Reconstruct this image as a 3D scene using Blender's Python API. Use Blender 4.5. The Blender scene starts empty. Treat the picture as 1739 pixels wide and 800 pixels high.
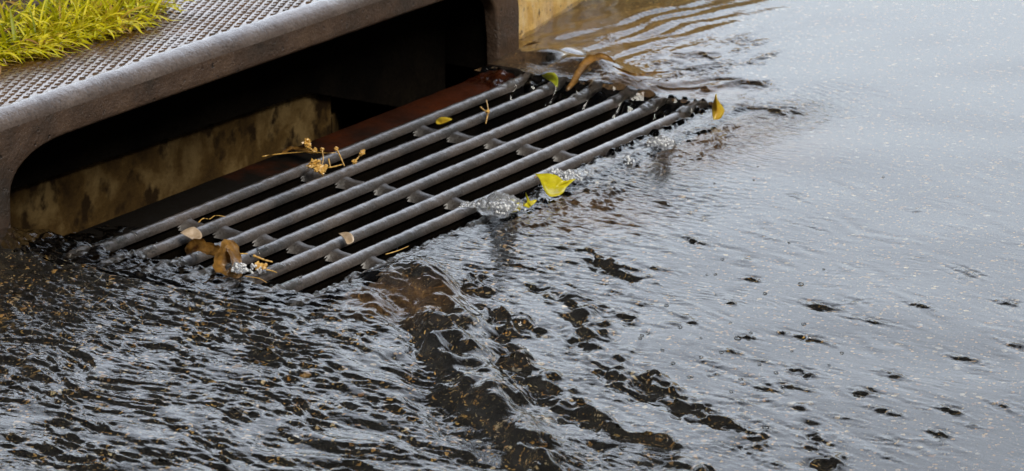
import bpy, bmesh, math, random
import numpy as np
from mathutils import Vector, Matrix, noise as mn
rad = math.radians
random.seed(7); rng = np.random.default_rng(11)
S = bpy.context.scene
COL = S.collection

# ------------------------------------------------------------ camera
CAM = Vector((-2.868, -2.5526, 1.2004))
F_PX, PITCH, AZ = 5900.0, rad(17.4977), rad(33.082)
fw = Vector((math.cos(AZ)*math.cos(PITCH), math.sin(AZ)*math.cos(PITCH), -math.sin(PITCH)))
rt = fw.cross(Vector((0, 0, 1))).normalized(); upv = rt.cross(fw)
cd = bpy.data.cameras.new('camera'); cam = bpy.data.objects.new('camera', cd); COL.objects.link(cam)
cam.matrix_world = Matrix.Translation(CAM) @ Matrix((rt, upv, -fw)).transposed().to_4x4()
cd.sensor_width = 36; cd.lens = F_PX/1739*36; cd.clip_start = .05; cd.clip_end = 2000
cd.dof.use_dof = True; cd.dof.focus_distance = 3.75; cd.dof.aperture_fstop = 18.0
S.camera = cam
def at(px, py, z=0.0):                      # photo pixel -> point on a level plane
    d = fw*F_PX + rt*(px-869.5) - upv*(py-400)
    t = (z-CAM.z)/d.z; return CAM + d*t

# ------------------------------------------------------------ light
SUN_EL, SUN_AZ = rad(48), rad(250)          # high behind the camera, through cloud
w = bpy.data.worlds.new('World'); S.world = w; w.use_nodes = True
nt = w.node_tree; nt.nodes.clear()
def N(t, typ, **kw):
    n = t.nodes.new(typ)
    for k, v in kw.items():
        if hasattr(n, k): setattr(n, k, v)
    return n
def setin(n, d):
    for k, v in d.items(): n.inputs[k].default_value = v
sky = N(nt, 'ShaderNodeTexSky', sky_type='NISHITA', sun_disc=False, air_density=1.0, dust_density=4.0, ozone_density=1.0)
sky.sun_elevation = SUN_EL; sky.sun_rotation = rad(90)-SUN_AZ
hs = N(nt, 'ShaderNodeHueSaturation'); hs.inputs['Saturation'].default_value = .37
tc = N(nt, 'ShaderNodeTexCoord')
dot = N(nt, 'ShaderNodeVectorMath', operation='DOT_PRODUCT')
la, le = rad(20), rad(15)
dot.inputs[1].default_value = (math.cos(la)*math.cos(le), math.sin(la)*math.cos(le), math.sin(le))
lobe = N(nt, 'ShaderNodeMapRange', interpolation_type='SMOOTHSTEP')
setin(lobe, {'From Min': math.cos(rad(32)), 'From Max': math.cos(rad(26.5)), 'To Min': .12, 'To Max': 4.7})
cl = N(nt, 'ShaderNodeTexNoise'); setin(cl, {'Scale': 2.2, 'Detail': 4.0})
clr = N(nt, 'ShaderNodeMapRange'); setin(clr, {'From Min': .3, 'From Max': .7, 'To Min': .93, 'To Max': 1.07})
mul = N(nt, 'ShaderNodeMath', operation='MULTIPLY')
vs = N(nt, 'ShaderNodeVectorMath', operation='SCALE')
bgn = N(nt, 'ShaderNodeBackground'); bgn.inputs['Strength'].default_value = .12
wo = N(nt, 'ShaderNodeOutputWorld')
L = nt.links.new
L(sky.outputs[0], hs.inputs['Color']); L(tc.outputs['Generated'], dot.inputs[0]); L(dot.outputs['Value'], lobe.inputs['Value'])
L(tc.outputs['Generated'], cl.inputs['Vector']); L(cl.outputs[0], clr.inputs['Value'])
L(lobe.outputs[0], mul.inputs[0]); L(clr.outputs[0], mul.inputs[1])
sxy = N(nt, 'ShaderNodeSeparateXYZ'); L(tc.outputs['Generated'], sxy.inputs[0])
hz = N(nt, 'ShaderNodeMapRange', interpolation_type='SMOOTHSTEP'); setin(hz, {'From Min': .0, 'From Max': .30, 'To Min': .12, 'To Max': 1.0}); L(sxy.outputs['Z'], hz.inputs['Value'])
mul2 = N(nt, 'ShaderNodeMath', operation='MULTIPLY'); L(mul.outputs[0], mul2.inputs[0]); L(hz.outputs[0], mul2.inputs[1]); mul = mul2
L(hs.outputs[0], vs.inputs[0]); L(mul.outputs[0], vs.inputs['Scale'])
L(vs.outputs[0], bgn.inputs['Color']); L(bgn.outputs[0], wo.inputs['Surface'])
sd = bpy.data.lights.new('sun', 'SUN'); sd.energy = 2.3; sd.angle = rad(28); sd.color = (1, .95, .86)
so = bpy.data.objects.new('sun', sd); COL.objects.link(so)
so.rotation_euler = Vector((math.cos(SUN_AZ)*math.cos(SUN_EL), math.sin(SUN_AZ)*math.cos(SUN_EL), math.sin(SUN_EL))).to_track_quat('Z', 'Y').to_euler()
S.view_settings.view_transform = 'Standard'; S.view_settings.look = 'None'
S.view_settings.exposure = 0.6; S.view_settings.gamma = 1
S.cycles.use_denoising = True; S.cycles.max_bounces = 10; S.cycles.transmission_bounces = 8
S.cycles.diffuse_bounces = 4; S.cycles.glossy_bounces = 5; S.cycles.sample_clamp_indirect = 6; S.cycles.blur_glossy = .3

# ------------------------------------------------------------ material helpers
def mat(name):
    m = bpy.data.materials.new(name); m.use_nodes = True
    t = m.node_tree; b = t.nodes['Principled BSDF']; return m, t, b
def noise(t, scale, detail=4, rough=.55, stretch=None, dist=0):
    c = N(t, 'ShaderNodeTexCoord'); n = N(t, 'ShaderNodeTexNoise')
    setin(n, {'Scale': scale, 'Detail': detail, 'Roughness': rough, 'Distortion': dist})
    if stretch:
        mp = N(t, 'ShaderNodeMapping'); mp.inputs['Scale'].default_value = stretch
        t.links.new(c.outputs['Object'], mp.inputs['Vector']); t.links.new(mp.outputs[0], n.inputs['Vector'])
    else: t.links.new(c.outputs['Object'], n.inputs['Vector'])
    return n.outputs[0]
def ramp(t, src, stops):
    r = N(t, 'ShaderNodeValToRGB'); e = r.color_ramp.elements
    while len(e) < len(stops): e.new(.5)
    for k, (p, c) in zip(e, stops):
        k.position = p; k.color = (*c, 1) if len(c) == 3 else c
    t.links.new(src, r.inputs[0]); return r.outputs[0]
def mix(t, fac, a, b, blend='MIX'):
    m = N(t, 'ShaderNodeMix', data_type='RGBA', blend_type=blend)
    if isinstance(fac, float): m.inputs[0].default_value = fac
    else: t.links.new(fac, m.inputs[0])
    for i, v in ((6, a), (7, b)):
        if isinstance(v, tuple): m.inputs[i].default_value = (*v, 1)
        else: t.links.new(v, m.inputs[i])
    return m.outputs[2]
def bump(t, h, strength, dist, prev=None):
    b = N(t, 'ShaderNodeBump'); setin(b, {'Strength': strength, 'Distance': dist})
    t.links.new(h, b.inputs['Height'])
    if prev is not None: t.links.new(prev, b.inputs['Normal'])
    return b.outputs[0]
def g3(v): return (v, v, v)

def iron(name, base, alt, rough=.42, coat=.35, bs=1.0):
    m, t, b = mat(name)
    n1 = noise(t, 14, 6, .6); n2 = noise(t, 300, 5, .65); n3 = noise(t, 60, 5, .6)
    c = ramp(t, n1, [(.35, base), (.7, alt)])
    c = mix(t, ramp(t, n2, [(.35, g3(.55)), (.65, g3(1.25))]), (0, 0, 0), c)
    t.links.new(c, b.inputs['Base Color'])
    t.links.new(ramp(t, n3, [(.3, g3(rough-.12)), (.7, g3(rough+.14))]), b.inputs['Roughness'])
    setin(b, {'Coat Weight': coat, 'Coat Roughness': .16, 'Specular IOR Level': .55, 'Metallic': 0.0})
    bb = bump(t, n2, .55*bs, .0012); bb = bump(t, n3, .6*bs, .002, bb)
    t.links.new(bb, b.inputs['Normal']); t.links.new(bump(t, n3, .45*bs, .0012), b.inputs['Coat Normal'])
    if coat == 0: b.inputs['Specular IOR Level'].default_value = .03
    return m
M_IRON = iron('wet_cast_iron', (.070, .051, .042), (.145, .115, .100), .30, .8, 1.2)
M_BAR = iron('wet_worn_iron', (.028, .025, .023), (.090, .070, .058), .42, 1.0, 1.8)
M_RIB = iron('rib_iron', (.020, .016, .013), (.06, .048, .040), .5, .25, 2.0)
M_DARKIRON = iron('shade_black_iron', (.003, .0024, .002), (.008, .006, .004), .7, .0)  # shade of the slots and chamber is put into this near-black colour
M_RUST = iron('red_rust_iron', (.026, .0058, .0012), (.050, .011, .002), .8, .0, .5)

t = M_RUST.node_tree; b = t.nodes['Principled BSDF']; src = b.inputs['Base Color'].links[0].from_socket
tcx = N(t, 'ShaderNodeTexCoord'); sxr = N(t, 'ShaderNodeSeparateXYZ'); t.links.new(tcx.outputs['Object'], sxr.inputs[0])
mrr = N(t, 'ShaderNodeMath', operation='ADD'); t.links.new(sxr.outputs['X'], mrr.inputs[0]); t.links.new(noise(t, 12, 5, .6), mrr.inputs[1])
t.links.new(mix(t, ramp(t, mrr.outputs[0], [(.42, g3(0.0)), (.80, g3(1.0))]), (.004, .003, .002), src), b.inputs['Base Color'])
# hood face: brown grey paint like iron
m, t, b = mat('hood_iron'); M_HOOD = m
n1 = noise(t, 9, 6, .62); n2 = noise(t, 260, 5, .7); n3 = noise(t, 45, 5, .6); n4 = noise(t, 95, 2, .5)
c = ramp(t, n1, [(.3, (.026, .022, .018)), (.5, (.085, .052, .034)), (.72, (.145, .092, .058))])
c = mix(t, ramp(t, n4, [(.27, g3(0.0)), (.34, g3(1.0))]), (.02, .015, .013), c)
c = mix(t, ramp(t, n2, [(.35, g3(.65)), (.7, g3(1.0))]), (.03, .022, .018), c)
t.links.new(c, b.inputs['Base Color'])
t.links.new(ramp(t, n3, [(.3, g3(.30)), (.7, g3(.55))]), b.inputs['Roughness'])
setin(b, {'Coat Weight': .5, 'Coat Roughness': .2})
bb = bump(t, n3, .8, .004); bb = bump(t, n2, .8, .0022, bb); bb = bump(t, ramp(t, n4, [(.27, g3(0.0)), (.36, g3(1.0))]), .8, .002, bb)
t.links.new(bb, b.inputs['Normal'])
# tread plate: rust brown towards the grass
m, t, b = mat('tread_iron'); M_TREAD = m
geo = N(t, 'ShaderNodeTexCoord'); sx = N(t, 'ShaderNodeSeparateXYZ'); t.links.new(geo.outputs['Object'], sx.inputs[0])
n1 = noise(t, 11, 5, .6); n2 = noise(t, 200, 4, .6)
gr = N(t, 'ShaderNodeMapRange'); setin(gr, {'From Min': .03, 'From Max': .17})
t.links.new(sx.outputs['Y'], gr.inputs['Value'])
gx = N(t, 'ShaderNodeMapRange'); setin(gx, {'From Min': .75, 'From Max': .15}); t.links.new(sx.outputs['X'], gx.inputs['Value'])
ad = N(t, 'ShaderNodeMath', operation='ADD'); t.links.new(gr.outputs[0], ad.inputs[0]); t.links.new(gx.outputs[0], ad.inputs[1])
ad2 = N(t, 'ShaderNodeMath', operation='ADD'); t.links.new(ad.outputs[0], ad2.inputs[0]); t.links.new(n1, ad2.inputs[1])
c = mix(t, ramp(t, ad2.outputs[0], [(.42, g3(0.0)), (.95, g3(1.0))]), (.075, .048, .026), (.105, .048, .011))
t.links.new(c, b.inputs['Base Color'])
t.links.new(ramp(t, n1, [(.3, g3(.24)), (.7, g3(.45))]), b.inputs['Roughness'])
setin(b, {'Coat Weight': .5, 'Coat Roughness': .15})
t.links.new(bump(t, n2, .35, .0008), b.inputs['Normal'])

m, t, b = mat('rusty_shaded_stud'); M_STUD = m  # rust brown, with the shade of the stud sides darkened into it
n1 = noise(t, 25, 5, .6); n2 = noise(t, 400, 3, .6)
t.links.new(ramp(t, n1, [(.3, (.016, .008, .003)), (.55, (.060, .027, .006)), (.8, (.12, .060, .015))]), b.inputs['Base Color'])
setin(b, {'Roughness': .5, 'Coat Weight': .0, 'Specular IOR Level': .25}); t.links.new(bump(t, n2, .5, .0008), b.inputs['Normal'])
def simple(name, c1, c2, scale, rough, bs=.5, coat=0, transl=0, bd=.002, det=5):
    m, t, b = mat(name); n = noise(t, scale, det, .6)
    t.links.new(ramp(t, n, [(.3, c1), (.7, c2)]), b.inputs['Base Color'])
    setin(b, {'Roughness': rough, 'Coat Weight': coat, 'Coat Roughness': .1})
    t.links.new(bump(t, n, bs, bd), b.inputs['Normal'])
    if transl:
        tr = N(t, 'ShaderNodeBsdfTranslucent'); mx = N(t, 'ShaderNodeMixShader'); mx.inputs[0].default_value = transl
        t.links.new(ramp(t, n, [(.3, c1), (.7, c2)]), tr.inputs[0])
        o = t.nodes['Material Output']; t.links.new(b.outputs[0], mx.inputs[1]); t.links.new(tr.outputs[0], mx.inputs[2]); t.links.new(mx.outputs[0], o.inputs[0])
    return m
M_YLEAF = simple('yellow_leaf', (.60, .50, .012), (.86, .80, .03), 110, .35, .3, .5, .35)
M_OLEAF = simple('orange_leaf', (.62, .36, .03), (.72, .60, .05), 70, .35, .3, .5, .3)
M_BLEAF = simple('brown_leaf', (.07, .025, .005), (.60, .33, .075), 55, .32, 1, .7, .2, .006)
M_PLEAF = simple('pale_leaf', (.42, .30, .18), (.62, .50, .38), 120, .35, .6, .5, .2)
M_TWIG = simple('straw_twig', (.42, .22, .04), (.68, .42, .10), 200, .45, .4, .4)
M_GLEAF = simple('green_yellow_leaf', (.30, .36, .02), (.60, .58, .04), 100, .4, .3, .4, .3)
M_SOIL = simple('dark_soil', (.03, .018, .008), (.10, .055, .02), 60, .8, 1, 0, 0, .006)
M_PEB = simple('tan_pebble', (.20, .10, .022), (.46, .27, .07), 60, .5, .3, .3)
M_PEBP = simple('pale_pebble', (.24, .21, .16), (.42, .37, .30), 60, .5, .3, .3)
M_ROCK = simple('dark_wet_rock', (.02, .018, .015), (.06, .055, .05), 80, .25, 1, 1, 0, .004)

# stained chamber wall
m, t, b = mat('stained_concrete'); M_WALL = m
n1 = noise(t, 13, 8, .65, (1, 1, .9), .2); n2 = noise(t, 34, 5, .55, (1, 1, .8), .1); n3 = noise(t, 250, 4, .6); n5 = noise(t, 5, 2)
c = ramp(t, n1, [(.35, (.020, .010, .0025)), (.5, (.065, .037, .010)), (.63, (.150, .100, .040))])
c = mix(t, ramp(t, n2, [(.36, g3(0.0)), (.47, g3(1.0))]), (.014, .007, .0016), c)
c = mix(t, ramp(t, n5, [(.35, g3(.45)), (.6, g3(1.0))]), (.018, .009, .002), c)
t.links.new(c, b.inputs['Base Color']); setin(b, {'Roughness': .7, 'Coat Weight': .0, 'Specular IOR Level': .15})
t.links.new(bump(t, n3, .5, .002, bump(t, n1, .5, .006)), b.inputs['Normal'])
# curb concrete, ochre algae
m, t, b = mat('ochre_concrete'); M_CURB = m
n1 = noise(t, 30, 6, .6); n2 = noise(t, 110, 3, .5); n3 = noise(t, 400, 3, .6)
c = ramp(t, n1, [(.3, (.34, .19, .05)), (.5, (.60, .38, .12)), (.7, (.74, .55, .25))])
c = mix(t, ramp(t, n2, [(.30, g3(0.0)), (.36, g3(1.0))]), (.08, .055, .03), c)
t.links.new(c, b.inputs['Base Color']); setin(b, {'Roughness': .5, 'Coat Weight': .3})
t.links.new(bump(t, n3, .6, .002, bump(t, n2, .5, .003)), b.inputs['Normal'])
# road bed: dark asphalt with exposed chips, rusty silt beside the grate
def road_mat(name, wet):
    m, t, b = mat(name)
    tc = N(t, 'ShaderNodeTexCoord')
    cols = []
    base = ramp(t, noise(t, 400, 4, .7), [(.3, (.006, .005, .0035)), (.7, (.020, .016, .011))])
    for sc, th, lo, hi in ((230, .90, (.30, .14, .02), (.52, .32, .09)), (140, .965, (.22, .10, .02), (.60, .48, .28)), (420, .88, (.12, .07, .02), (.42, .32, .16))):
        v = N(t, 'ShaderNodeTexVoronoi', feature='F1'); setin(v, {'Scale': sc}); t.links.new(tc.outputs['Object'], v.inputs['Vector'])
        sp = N(t, 'ShaderNodeSeparateColor'); t.links.new(v.outputs['Color'], sp.inputs[0])
        gt = N(t, 'ShaderNodeMath', operation='GREATER_THAN'); gt.inputs[1].default_value = th; t.links.new(sp.outputs[0], gt.inputs[0])
        di = N(t, 'ShaderNodeMath', operation='LESS_THAN'); di.inputs[1].default_value = .42; t.links.new(v.outputs['Distance'], di.inputs[0])
        an = N(t, 'ShaderNodeMath', operation='MULTIPLY'); t.links.new(gt.outputs[0], an.inputs[0]); t.links.new(di.outputs[0], an.inputs[1])
        base = mix(t, an.outputs[0], base, ramp(t, sp.outputs[1], [(.1, lo), (.9, hi)]))
    # silt mask: distance to the grate's front right corner and curb
    def blob(x, y, r0, r1):
        d = N(t, 'ShaderNodeVectorMath', operation='DISTANCE'); d.inputs[1].default_value = (x, y, -.012); t.links.new(tc.outputs['Object'], d.inputs[0])
        mr = N(t, 'ShaderNodeMapRange', interpolation_type='SMOOTHSTEP'); setin(mr, {'From Min': r1, 'From Max': r0}); t.links.new(d.outputs['Value'], mr.inputs['Value']); return mr.outputs[0]
    sil = None
    for a in ((1.12, -.05, .06, .30), (.80, -.47, .05, .22), (.95, -.30, .05, .18), (.07, -.50, .02, .10), (.45, -.5, .03, .14)):
        bl = blob(*a)
        if sil is None: sil = bl
        else:
            mm = N(t, 'ShaderNodeMath', operation='MAXIMUM'); t.links.new(sil, mm.inputs[0]); t.links.new(bl, mm.inputs[1]); sil = mm.outputs[0]
    s2 = N(t, 'ShaderNodeMath', operation='MULTIPLY'); s2.inputs[1].default_value = .85; t.links.new(sil, s2.inputs[0])
    silt = ramp(t, noise(t, 60, 5, .6), [(.3, (.060, .026, .007)), (.7, (.20, .105, .03))])
    base = mix(t, s2.outputs[0], base, silt)
    t.links.new(base, b.inputs['Base Color']); setin(b, {'Roughness': wet, 'Specular IOR Level': .3})
    t.links.new(bump(t, noise(t, 300, 4, .7), .8, .003), b.inputs['Normal']); return m
M_ROAD = road_mat('asphalt_bed', .6)

# water
m, t, b = mat('water_surface'); M_WATER = m
t.nodes.remove(b); o = t.nodes['Material Output']
gl = N(t, 'ShaderNodeBsdfGlass'); setin(gl, {'IOR': 1.333, 'Roughness': .0, 'Color': (.97, .975, .96, 1)})
tc = N(t, 'ShaderNodeTexCoord')
nf = noise(t, 75, 3, .5, (1.6, .55, 1), .6); nf2 = noise(t, 190, 2, .5, (1.4, .7, 1), .3)
at_ = N(t, 'ShaderNodeAttribute', attribute_name='chop')
h1 = N(t, 'ShaderNodeMath', operation='MULTIPLY'); t.links.new(nf, h1.inputs[0]); t.links.new(at_.outputs['Fac'], h1.inputs[1])
h2 = N(t, 'ShaderNodeMath', operation='MULTIPLY'); t.links.new(nf2, h2.inputs[0]); t.links.new(at_.outputs['Fac'], h2.inputs[1])
bb = bump(t, h1.outputs[0], 1, .0016); bb = bump(t, h2.outputs[0], 1, .0006, bb)
t.links.new(bb, gl.inputs['Normal']); t.links.new(gl.outputs[0], o.inputs[0])
m, t, b = mat('splash_water'); M_SPLASH = m
setin(b, {'Base Color': (.95, .97, 1, 1), 'Transmission Weight': .86, 'Roughness': .04, 'IOR': 1.33})
t.links.new(bump(t, noise(t, 220, 4), .9, .006), b.inputs['Normal'])

# grass
m, t, b = mat('grass_blade'); M_GRASS = m
oi = N(t, 'ShaderNodeAttribute', attribute_name='tint')
c = ramp(t, oi.outputs['Fac'], [(0, (.20, .25, .008)), (.35, (.46, .48, .010)), (.7, (.72, .66, .012)), (.85, (.85, .75, .05)), (1, (.45, .25, .08))])
t.links.new(c, b.inputs['Base Color']); setin(b, {'Roughness': .45, 'Specular IOR Level': .4})
tr = N(t, 'ShaderNodeBsdfTranslucent'); t.links.new(c, tr.inputs[0]); mx = N(t, 'ShaderNodeMixShader'); mx.inputs[0].default_value = .4
t.links.new(b.outputs[0], mx.inputs[1]); t.links.new(tr.outputs[0], mx.inputs[2]); t.links.new(mx.outputs[0], t.nodes['Material Output'].inputs[0])

# ------------------------------------------------------------ object helpers
def link(name, me, m=None, parent=None, loc=None):
    o = bpy.data.objects.new(name, me); COL.objects.link(o)
    if m: me.materials.append(m)
    if parent: o.parent = parent
    if loc is not None: o.location = loc
    return o
def mesh(name, V, Fc, m, parent=None, smooth=False, loc=None):
    me = bpy.data.meshes.new(name); me.from_pydata([tuple(v) for v in V], [], Fc); me.update()
    if smooth: me.polygons.foreach_set('use_smooth', [True]*len(me.polygons))
    return link(name, me, m, parent, loc)
def from_bm(name, bm, m, parent=None, smooth=False, loc=None):
    bmesh.ops.recalc_face_normals(bm, faces=bm.faces)
    me = bpy.data.meshes.new(name); bm.to_mesh(me); bm.free()
    if smooth: me.polygons.foreach_set('use_smooth', [True]*len(me.polygons))
    return link(name, me, m, parent, loc)
def tag(o, label=None, cat=None, group=None, kind=None):
    if label: o['label'] = label
    if cat: o['category'] = cat
    if group: o['group'] = group
    if kind: o['kind'] = kind
    return o
def empty(name, loc=(0, 0, 0)):
    o = bpy.data.objects.new(name, None); COL.objects.link(o); o.location = loc; o.empty_display_size = .05; return o
def box(x0, x1, y0, y1, z0, z1, bev=0):
    bm = bmesh.new(); bmesh.ops.create_cube(bm, size=1)
    for v in bm.verts: v.co = ((x0+x1)/2+v.co.x*(x1-x0), (y0+y1)/2+v.co.y*(y1-y0), (z0+z1)/2+v.co.z*(z1-z0))
    if bev: bmesh.ops.bevel(bm, geom=bm.edges[:], offset=bev, segments=3, affect='EDGES', profile=.6)
    return bm
def smooth(a, b, x):
    t_ = np.clip((x-a)/(b-a), 0, 1); return t_*t_*(3-2*t_)

# ------------------------------------------------------------ ground, road bed
# one sheet with a pit under the inlet
PX0, PX1, PY0, PY1 = -.03, .955, -.44, .60
xs = [-90, -8, -2, PX0, PX1, 1.066, 2.6, 8, 90]; ys = [-90, -8, -2, PY0, -.0, PY1, 3, 90]
V = []; idx = {}
for j, y in enumerate(ys):
    for i, x in enumerate(xs):
        idx[i, j] = len(V); V.append((x, y, -.012))
Fc = []
for j in range(len(ys)-1):
    for i in range(len(xs)-1):
        if (i == 3 and j in (3, 4)) or (i == 4 and j == 4): continue
        Fc.append((idx[i, j], idx[i+1, j], idx[i+1, j+1], idx[i, j+1]))
road = mesh('road', V, Fc, M_ROAD); tag(road, 'dark asphalt road bed with exposed amber and pale chips', 'road', kind='structure')

# ------------------------------------------------------------ water height field
D = .0018
gx_ = np.arange(-.78, 1.95, D); gy_ = np.arange(-1.52, .16, D)
X, Y = np.meshgrid(gx_, gy_); ny, nx = X.shape
kx = np.fft.fftfreq(nx, D)[None, :]; ky = np.fft.fftfreq(ny, D)[:, None]
K = np.hypot(kx, ky)+1e-9; TH = np.arctan2(ky, kx)
def spec(l0, l1, ang=None, spread=.5, tilt=1.0):
    """band limited random waves, lengths l0..l1, travelling along ang"""
    f0, f1 = 1/l1, 1/l0
    A = np.exp(-((np.log(K)-math.log((f0*f1)**.5))/(.6*math.log(f1/f0)+1e-6))**2)*K**(-tilt)
    if ang is not None:
        d = np.abs((TH-ang+math.pi/2) % math.pi-math.pi/2); A = A*np.exp(-(d/spread)**2)
    f = np.fft.ifft2(np.fft.fft2(rng.standard_normal((ny, nx)))*A).real
    sl = np.sqrt(np.mean(np.gradient(f, D, axis=0)**2+np.gradient(f, D, axis=1)**2))
    return f/sl                              # unit rms slope
def warp(f, dx, dy):
    ix = np.clip(np.round((X+dx-gx_[0])/D).astype(int), 0, nx-1); iy = np.clip(np.round((Y+dy-gy_[0])/D).astype(int), 0, ny-1)
    return f[iy, ix]
def blurn(l):                                # broad noise, unit std
    A = np.exp(-(K*l)**2); f = np.fft.ifft2(np.fft.fft2(rng.standard_normal((ny, nx)))*A).real; return f/f.std()
def polydist(pts):
    """signed distance and position along a polyline of world points"""
    best = np.full(X.shape, 9.0); sg = np.zeros(X.shape); tt = np.zeros(X.shape); n = len(pts)-1
    for i in range(n):
        a, b_ = pts[i], pts[i+1]; dx, dy = b_.x-a.x, b_.y-a.y; l2 = dx*dx+dy*dy
        u = np.clip(((X-a.x)*dx+(Y-a.y)*dy)/l2, 0, 1); ex = X-a.x-u*dx; ey = Y-a.y-u*dy; d = np.hypot(ex, ey)
        m_ = d < best; best = np.where(m_, d, best); sg = np.where(m_, np.sign(dx*ey-dy*ex), sg); tt = np.where(m_, (i+u)/n, tt)
    return best, sg, tt
P = lambda l: [at(x, y, .005) for x, y in l]
main = P([(660, 450), (700, 500), (725, 560), (745, 620), (790, 690), (840, 745), (890, 820), (940, 900)])
dm, sm, tm = polydist(main)                  # sm > 0 : left (towards -x) or right ?
side = dm*sm                                 # fixed below so that + is the street side
q = at(1200, 500, .005); iq = (int((q.y-gy_[0])/D), int((q.x-gx_[0])/D))
if side[iq] < 0: side = -side
wb1, wb2 = blurn(.16), blurn(.16)
wA = .03
# masks
mL = smooth(.05, -.06, side)*smooth(.42, .05, X)              # approach from the left
mM = smooth(-.05, .03, side)*np.exp(-np.clip(side-.02, 0, 9)/.26)
mM = mM*smooth(1.15, .45, X-.15*wb1*.3)
far = smooth(.2, .7, side)
near_grate = np.exp(-(np.clip(np.maximum(np.maximum(-X, X-.92), np.maximum(-.43-Y, Y)), 0, 9)/.06)**2)
fL = warp(spec(.010, .028, rad(-2), .70), wA*wb1*.25, wA*wb2*.25)
fL2 = warp(spec(.035, .09, rad(-12), .40), wA*wb1*.4, wA*wb2*.4)
fL3 = warp(spec(.006, .013, rad(-4), .8), wA*wb2*.2, wA*wb1*.2)
fM = warp(spec(.022, .070, rad(-30), .45), wA*wb1*.5, wA*wb2*.5)
fM2 = warp(spec(.008, .020, rad(-5), .7), wA*wb2*.5, wA*wb1*.5)
fF = spec(.007, .018, rad(5), .8, .6)
fB = spec(.18, .5, None, 1)
patchy = np.clip(.75+.5*blurn(.05), .15, 2)
H = .280*fL*mL*patchy + .12*fL2*mL + .120*fL3*mL*patchy
pM = np.clip(.55+.6*blurn(.04), .0, 2)
H += (.070*fM*pM+.045*fM2*pM*pM)*mM
H += .009*fB + .004*fM*smooth(.0, .3, side)*pM + .004*fM2*smooth(0, .2, side)*patchy
chf = np.exp(-((Y+.49)/.06)**2)*smooth(.2, .45, X)*smooth(1.15, .9, X)
H += .018*fF*near_grate + .035*fM2*near_grate + .09*fM2*chf + .13*fL*np.exp(-((Y+.53)/.09)**2)*smooth(-.05, .12, X)*smooth(.75, .45, X)
mC = np.exp(-(np.hypot((X-1.22)/.24, (Y+.08)/.12))**2); H += (.11*spec(.03, .075, rad(83), .35)+.03*fF)*mC
# ragged standing waves
wst = warp(blurn(.012), wA*wb1*.5, wA*wb2*.5)
def ridge(pts, amp, wd, off=.0, brk=0):
    global H
    d, s, t_ = polydist(pts)
    sd_ = d*s
    if sd_[iq] < 0: sd_ = -sd_
    sd_ = sd_ + .006*blurn(.045) + .0012*wst - off
    env = smooth(0, .12, t_)*smooth(1.0, .85, t_)
    if brk: env = env*np.clip(.7+.9*blurn(.05), .1, 1.5); sd_ = sd_+.004*blurn(.02)
    H += amp*env*np.exp(-(sd_/wd)**2)*np.clip(1+.28*blurn(.04), .2, 2)
    H -= .7*amp*env*np.exp(-((sd_+wd*1.5)/(wd*.9))**2)
ridge(main, .0140, .026, .022)
for pts, a, w_ in (
    ([(850, 500), (868, 560), (885, 620), (960, 680), (1060, 740), (1150, 790), (1230, 850)], .0085, .017),
    ([(930, 455), (985, 520), (1015, 580), (1090, 640), (1190, 700)], .0062, .015),
    ([(1000, 415), (1040, 450), (1110, 475)], .0045, .012),
    ([(1040, 530), (1090, 550), (1150, 560)], .0038, .011),
    ([(1100, 640), (1180, 690), (1240, 725), (1300, 770)], .0050, .013),
    ([(1010, 600), (1060, 650), (1140, 670)], .0040, .012),
    ([(800, 440), (815, 480), (830, 530)], .0045, .012),
    ([(1270, 740), (1350, 760), (1450, 800)], .0040, .012),
    ([(1340, 685), (1400, 720), (1450, 765)], .0035, .011),
    ([(1090, 150), (1180, 152), (1250, 143), (1310, 150)], .0055, .016),
    ([(1240, 185), (1300, 188), (1370, 198)], .0030, .010),
    ([(1120, 105), (1160, 118), (1240, 112)], .0028, .010),
    ([(1140, 98), (1190, 96), (1220, 100)], .0028, .010)):
    ridge(P(pts), a*.80, w_*.75, brk=0 if pts[0][1] < 200 else 1)
# small scattered wavelets
H0 = H; H = np.zeros_like(H)
def packet(px, py, amp, lam, wl, wc, ang):
    p = at(px, py, .005); r = 3*max(wl, wc)
    i0, i1 = max(0, int((p.x-r-gx_[0])/D)), min(nx, int((p.x+r-gx_[0])/D)); j0, j1 = max(0, int((p.y-r-gy_[0])/D)), min(ny, int((p.y+r-gy_[0])/D))
    if i1 <= i0 or j1 <= j0: return
    x = X[j0:j1, i0:i1]-p.x; y = Y[j0:j1, i0:i1]-p.y
    u = x*math.cos(ang)+y*math.sin(ang); v = -x*math.sin(ang)+y*math.cos(ang)
    u = u+.35*v*random.uniform(-1, 1)*.3
    H[j0:j1, i0:i1] += amp*np.exp(-(u/wl)**2-(v/wc)**2)*np.cos(2*math.pi*u/lam+random.uniform(-.6, .6))
for k in range(270):
    a = random.random()**1.5; px = 900+a*830+random.uniform(-60, 60); py = random.uniform(330, 800)
    if random.random() > math.exp(-max(0, (px-900-(py-330)*1.0))/210): continue
    packet(px, py, random.uniform(.0003, .0016)*random.choice([.6, 1, 1]), random.uniform(.012, .030), random.uniform(.004, .013), random.uniform(.005, .030), rad(-14+random.gauss(0, 12)))
for px, py in ((1335, 568), (1350, 658), (1275, 475), (1360, 632), (1520, 640), (1470, 668), (1595, 738), (1500, 700), (1440, 712), (1710, 515), (1620, 700), (1700, 690), (1130, 345), (1090, 340),
               (1015, 350), (1040, 355), (1180, 410), (1330, 195), (1390, 520), (1640, 610), (1735, 590), (1370, 575), (1560, 520)):
    packet(px, py, random.uniform(.0012, .0022), .022, random.uniform(.007, .011), random.uniform(.008, .026), rad(-16+random.gauss(0, 8)))
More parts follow.
